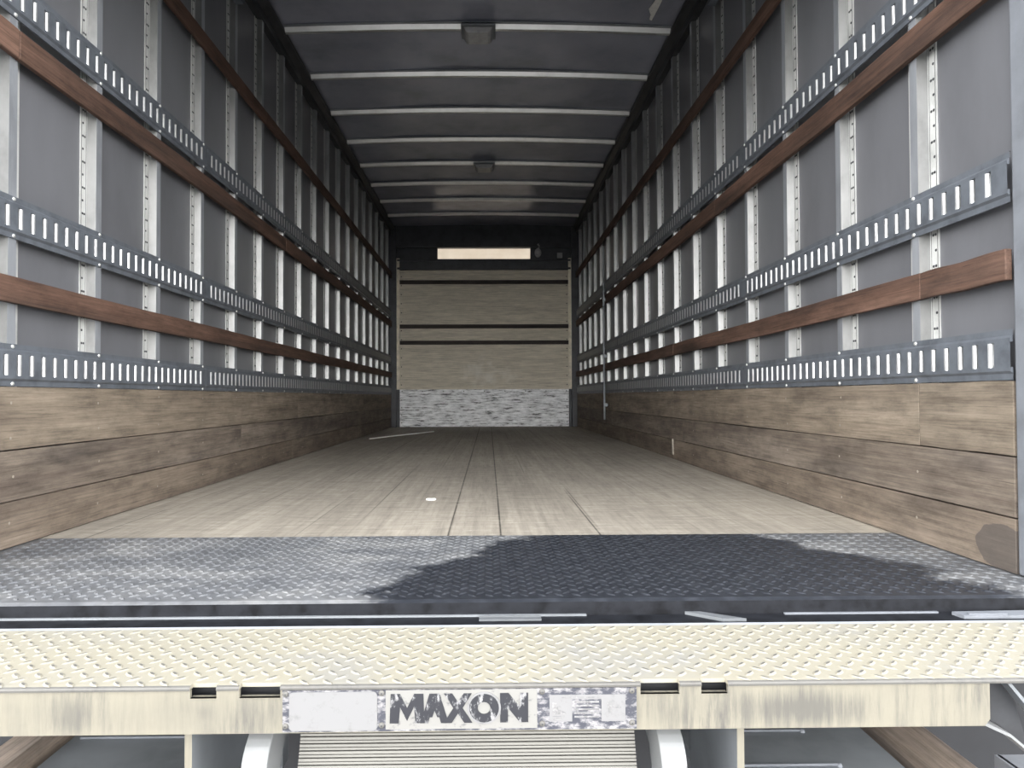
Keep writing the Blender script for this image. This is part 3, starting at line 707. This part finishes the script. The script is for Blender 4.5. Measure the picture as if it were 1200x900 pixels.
b = MB(); lugs(b, PX0, PX1, 1.032, PB - 0.012, PZ, 0.035, 0.027, 0.0095, 0.0019, skip=lambda x, y: y < 1.058 and any(h[0] - 0.01 < x < h[1] + 0.01 for h in SLOTS), top_mi=1)
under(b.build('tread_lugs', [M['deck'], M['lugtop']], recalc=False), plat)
# front beam with four slots
BX0, BX1, BZ0, BZ1 = -0.846, 0.758, -0.1010, PZ - 0.006
BF = 1.0315
b = MB()
b.prism([(BX0 + 0.008, BZ0), (BX1 - 0.008, BZ0), (BX1, BZ0 + 0.010), (BX1, -0.0482), (BX0, -0.0482), (BX0, BZ0 + 0.010)], BF, BF + 0.006, 1)
for x0, x1 in solids(BX0, BX1, SLOTS): b.box(x0, x1, BF, BF + 0.006, -0.0482, BZ1)
for x0, x1 in SLOTS:
    b.box(x0, x1, BF - 0.0006, BF + 0.012, -0.0497, -0.0482)
b.box(BX0 + 0.01, BX1 - 0.01, BF + 0.006, 1.22, BZ0 + 0.001, BZ0 + 0.004)
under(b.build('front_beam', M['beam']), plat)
b = MB(); b.box(BX0 + 0.01, BX1 - 0.01, BF + 0.03, BF + 0.034, BZ0 + 0.004, PZ - 0.0085)
under(b.build('inner_web', M['black']), plat)
# side gusset under the deck on the right
b = MB()
b.prism([(0.762, -0.046), (0.80, -0.046), (0.83, -0.085), (0.85, -0.16), (0.80, -0.118), (0.755, -0.098)], 1.075, 1.081, 1)
under(b.build('side_gusset', M['dark']), plat)
b = MB(); b.prism([(0.757, -0.101), (0.80, -0.121), (0.85, -0.163), (0.85, -0.168), (0.80, -0.126), (0.757, -0.106)], 1.045, 1.081, 1)
under(b.build('gusset_flange', M['whitearm']), plat)
b = MB(); b.prism([(0.80, -0.046), (0.806, -0.046), (0.86, -0.11), (0.854, -0.112)], 1.05, 1.075, 1)
under(b.build('gusset_rib', M['grey']), plat)

# maker plate: three worn faces, lettering, rivets
NF = BF - 0.0022
npl = MB(); npl.box(-0.309, 0.2205, NF, BF, -0.0985, -0.0372)
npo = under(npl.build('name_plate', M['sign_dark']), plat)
def sub(b_, name, mat, label=None):
    o = b_.build(name, mat, npo)
    if label: tag(o, label)
    return o
def rrect(b_, x0, x1, z0, z1, r, y0, y1):
    P = []
    for cx, cz, a in ((x1 - r, z1 - r, 0), (x0 + r, z1 - r, 90), (x0 + r, z0 + r, 180), (x1 - r, z0 + r, 270)):
        for k in range(5):
            t = math.radians(a + 22.5 * k); P.append((cx + r * math.cos(t), cz + r * math.sin(t)))
    b_.prism(P, y0, y1, 1)
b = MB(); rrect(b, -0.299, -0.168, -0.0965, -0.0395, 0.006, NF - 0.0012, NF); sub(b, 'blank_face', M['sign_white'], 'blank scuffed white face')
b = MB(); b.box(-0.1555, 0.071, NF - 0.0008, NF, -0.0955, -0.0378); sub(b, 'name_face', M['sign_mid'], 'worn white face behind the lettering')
LZ0, LZ1 = -0.0865, -0.0430
H = LZ1 - LZ0
def poly(b_, pts, x, w, y0, y1, lift=0.0):
    b_.prism([(x + u * w, LZ0 + v * H + lift) for u, v in pts], y0, y1, 1)
ly0, ly1 = NF - 0.0014, NF - 0.0008
LET = []
b = MB()   # M
poly(b, [(0, 0), (0.26, 0), (0.30, 0.55), (0.50, 0.08), (0.70, 0.55), (0.74, 0), (1, 0), (0.97, 1), (0.70, 1), (0.50, 0.52), (0.30, 1), (0.03, 1)], -0.1495, 0.052, ly0, ly1); LET.append(b)
b = MB()   # A
poly(b, [(0, 0), (0.27, 0), (0.33, 0.2), (0.42, 0.2), (0.5, 0.42), (0.60, 0.2), (0.67, 0.2), (0.73, 0), (1, 0), (0.68, 1), (0.32, 1)], -0.1035, 0.042, ly0 - 0.0002, ly1); LET.append(b)
b = MB()   # X
poly(b, [(0, 0), (0.28, 0), (0.5, 0.32), (0.72, 0), (1, 0), (0.66, 0.5), (0.98, 1), (0.70, 1), (0.5, 0.70), (0.30, 1), (0.02, 1), (0.34, 0.5)], -0.0690, 0.043, ly0 - 0.0004, ly1); LET.append(b)
b = MB()   # O: thick ring
n = 28; cx, cz, ro, ri = -0.0085, (LZ0 + LZ1) / 2, 0.0212, 0.0090
for k in range(n):
    t0, t1 = 2 * math.pi * k / n, 2 * math.pi * (k + 1) / n
    q = [(cx + r * 1.05 * math.cos(t), cz + r * math.sin(t)) for r, t in ((ri, t0), (ro, t0), (ro, t1), (ri, t1))]
    b.prism(q, ly0 - 0.0008, ly1, 1)
LET.append(b)
b = MB()   # N
poly(b, [(0, 0), (0.28, 0), (0.28, 0.50), (0.70, 0), (1, 0), (1, 1), (0.72, 1), (0.72, 0.50), (0.30, 1), (0, 1)], 0.0155, 0.042, ly0 - 0.0002, ly1); LET.append(b)
for bb in LET: sub(bb, 'letter', M['ink'], 'black letter')
b = MB()   # pale ring round the O
for k in range(n):
    t0, t1 = 2 * math.pi * k / n, 2 * math.pi * (k + 1) / n
    q = [(cx + r * 1.05 * math.cos(t), cz + r * math.sin(t)) for r, t in ((ro, t0), (ro + 0.0028, t0), (ro + 0.0028, t1), (ro, t1))]
    b.prism(q, ly0 - 0.0006, ly1, 1)
sub(b, 'letter_outline', M['sign_white'], 'pale ring round the round letter')
# warning decal on the right third
b = MB(); b.box(0.0895, 0.2035, NF - 0.0007, NF, -0.0535, -0.0470); b.box(0.0895, 0.1235, NF - 0.0007, NF, -0.0865, -0.0535); b.box(0.1675, 0.2035, NF - 0.0007, NF, -0.0865, -0.0535)
sub(b, 'decal', M['sign_white'], 'white warning decal')
b = MB(); y0, y1 = NF - 0.0011, NF - 0.0007
for k in range(5): b.box(0.127, 0.164, NF - 0.0005, NF, -0.0590 - k * 0.0055, -0.0566 - k * 0.0055)
b.prism([(0.094, -0.0585), (0.100, -0.0585), (0.103, -0.069), (0.114, -0.073), (0.114, -0.0755), (0.094, -0.0755)], y0, y1, 1)
b.prism([(0.176, -0.059), (0.186, -0.0655), (0.180, -0.067), (0.179, -0.076)], y0, y1, 1)
b.box(0.186, 0.197, y0, y1, -0.0668, -0.0655)
for k in range(3): b.box(0.094, 0.112 - 0.002 * k, y0, y1, -0.079 - k * 0.0025, -0.0782 - k * 0.0025)
b.prism([(0.128, -0.0525), (0.132, -0.0525), (0.130, -0.0485)], y0, y1, 1)
b.box(0.108, 0.125, y0, y1, -0.0514, -0.0500); b.box(0.135, 0.160, y0, y1, -0.0514, -0.0500)
sub(b, 'decal_print', M['faint'], 'faded grey print')
for x in (-0.3045, -0.1615, 0.0785, 0.2135):
    for z in (-0.0420, -0.0895):
        b = MB(); b.dome((x, NF, z), 0.0046, 0.0028, 1, -1, 12); b.dome((x, NF - 0.0026, z), 0.0013, 0.0006, 1, -1, 8, 1)
        sub(b, 'rivet', [M['edge'], M['dark']], 'round rivet head')

# ------------------------------------------------------------------ gear below the platform
b = MB()
P = []
Pt, Pb = Vector((1.115, -0.104)), Vector((1.030, -0.33)); n = 24
PR = [(0.0, 0.0), (0.34, 0.0), (0.36, 0.0022), (0.48, 0.0022), (0.50, 0.0), (0.80, 0.0), (0.82, 0.006), (0.98, 0.006)]
for k in range(n):
    for f_, q in PR:
        p = Pt.lerp(Pb, (k + f_) / n); P.append((p.x + q, p.y))
P += [(1.06, -0.33), (1.145, -0.104)]
b.prism(P, -0.302, 0.232, 0)
flap = empty('folding_flap', 'finely ribbed grey aluminium flap between two curved white arms below the cream platform', 'flap', (XC, 1.08, -0.33))
under(b.build('ribbed_panel', plain('ribbed_aluminium', (0.135, 0.132, 0.12), 0.42, 0.3, 0.15, 8, (0.4, 1, 6))), flap)
for x0, x1, side in ((-0.372, -0.3335, 'left'), (0.2585, 0.297, 'right')):
    b = MB(); P = []
    for k in range(11):
        t = math.radians(90 - 9 * k); P.append((1.13 - 0.10 * math.cos(math.radians(9 * k)) if False else 1.13 - 0.10 * math.sin(math.radians(9 * k)), -0.165 + 0.060 * math.cos(math.radians(9 * k))))
    P += [(1.03, -0.34), (1.10, -0.34), (1.10, -0.19), (1.115, -0.165), (1.15, -0.150), (1.22, -0.150), (1.22, -0.105)]
    b.prism(P, x0, x1, 0)
    under(b.build('arm', M['whitearm'], bevel=0.002), flap)
for x, side in ((-0.463, 'left'), (0.379, 'right')):
    b = MB(); b.prism([(1.05, -0.1025), (1.30, -0.1025), (1.30, -0.34), (1.05, -0.34)], x, x + 0.011, 0, 0, mis=[0, 0, 0, 1])
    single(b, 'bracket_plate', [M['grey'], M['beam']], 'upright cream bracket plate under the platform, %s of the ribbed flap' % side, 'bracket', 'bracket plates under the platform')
# inner boxes behind the arms
for x0, x1, side in ((-0.42, -0.39, 'left'), (0.315, 0.345, 'right')):
    b = MB(); b.box(x0, x1, 1.30, 1.34, -0.30, -0.10)
    single(b, 'tube_leg', M['grey'], 'short grey steel tube in the shadow by the %s curved white arm' % side, 'tube', bevel=0.003)
# lower steel tray on the two sides, with seams and bolts
for x0, x1, side in ((-0.86, -0.47, 'left'), (0.395, 0.78, 'right')):
    e = empty('steel_tray', 'flat grey steel tray below the platform on the %s side' % side, 'tray', ((x0 + x1) / 2, 1.4, -0.32))
    b = MB(); b.box(x0, x1, 1.10, 1.60, -0.32, -0.30); under(b.build('tray_plate', M['grey']), e)
    b = MB(); b.tube([(x0 + 0.02, 1.424, -0.297), (x1 - 0.13, 1.424, -0.297)], 0.0025, 6); b.tube([(x0 + 0.02, 1.292, -0.297), (x1 - 0.12, 1.292, -0.297)], 0.0025, 6)
    under(b.build('rod', M['frame']), e)
    b = MB(); b.dome((x1 - 0.13, 1.424, -0.30), 0.006, 0.006, 2, 1, 8); b.dome((x1 - 0.12, 1.292, -0.30), 0.006, 0.006, 2, 1, 8)
    under(b.build('bolts', M['frame']), e)
for x0, x1, side in ((0.80, 0.895, 'right'), (-0.985, -0.88, 'left')):
    b = MB(); b.prism([(x0, -0.33), (x1, -0.33), (x1, -0.285), (x1 - 0.012, -0.275), (x0 + 0.012, -0.29), (x0, -0.30)], 1.0, 1.7, 1)
    single(b, 'side_beam', M['rust'], 'rusty brown beam running under the %s side of the platform' % side, 'beam', 'rusty side beams')
b = MB(); b.box(0.93, 1.15, 1.05, 1.25, -0.27, -0.26); b.box(0.925, 0.935, 1.05, 1.25, -0.29, -0.26)
single(b, 'step_plate', M['frame'], 'pale grey steel step plate at the lower right under the platform', 'plate')
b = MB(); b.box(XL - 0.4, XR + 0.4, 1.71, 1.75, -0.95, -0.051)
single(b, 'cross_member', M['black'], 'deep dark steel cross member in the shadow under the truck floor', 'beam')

# ------------------------------------------------------------------ litter on the floor
b = MB(); P = []
for k in range(15):
    t = k / 14; P.append((-1.13 + 0.50 * t, 6.48 + 1.35 * t + 0.02 * math.sin(t * 6), 0.006))
b.tube(P, 0.006, 6)
single(b, 'cord', M['paper'], 'thin white cord lying on the floor near the far left corner', 'cord')
b = MB(); b.prism([(-0.244, 2.652), (-0.222, 2.646), (-0.206, 2.654), (-0.212, 2.676), (-0.226, 2.670), (-0.240, 2.676)], 0.0005, 0.006, 2)
single(b, 'paper_scrap', M['paper'], 'small white paper scrap lying on the wooden floor', 'paper scrap')
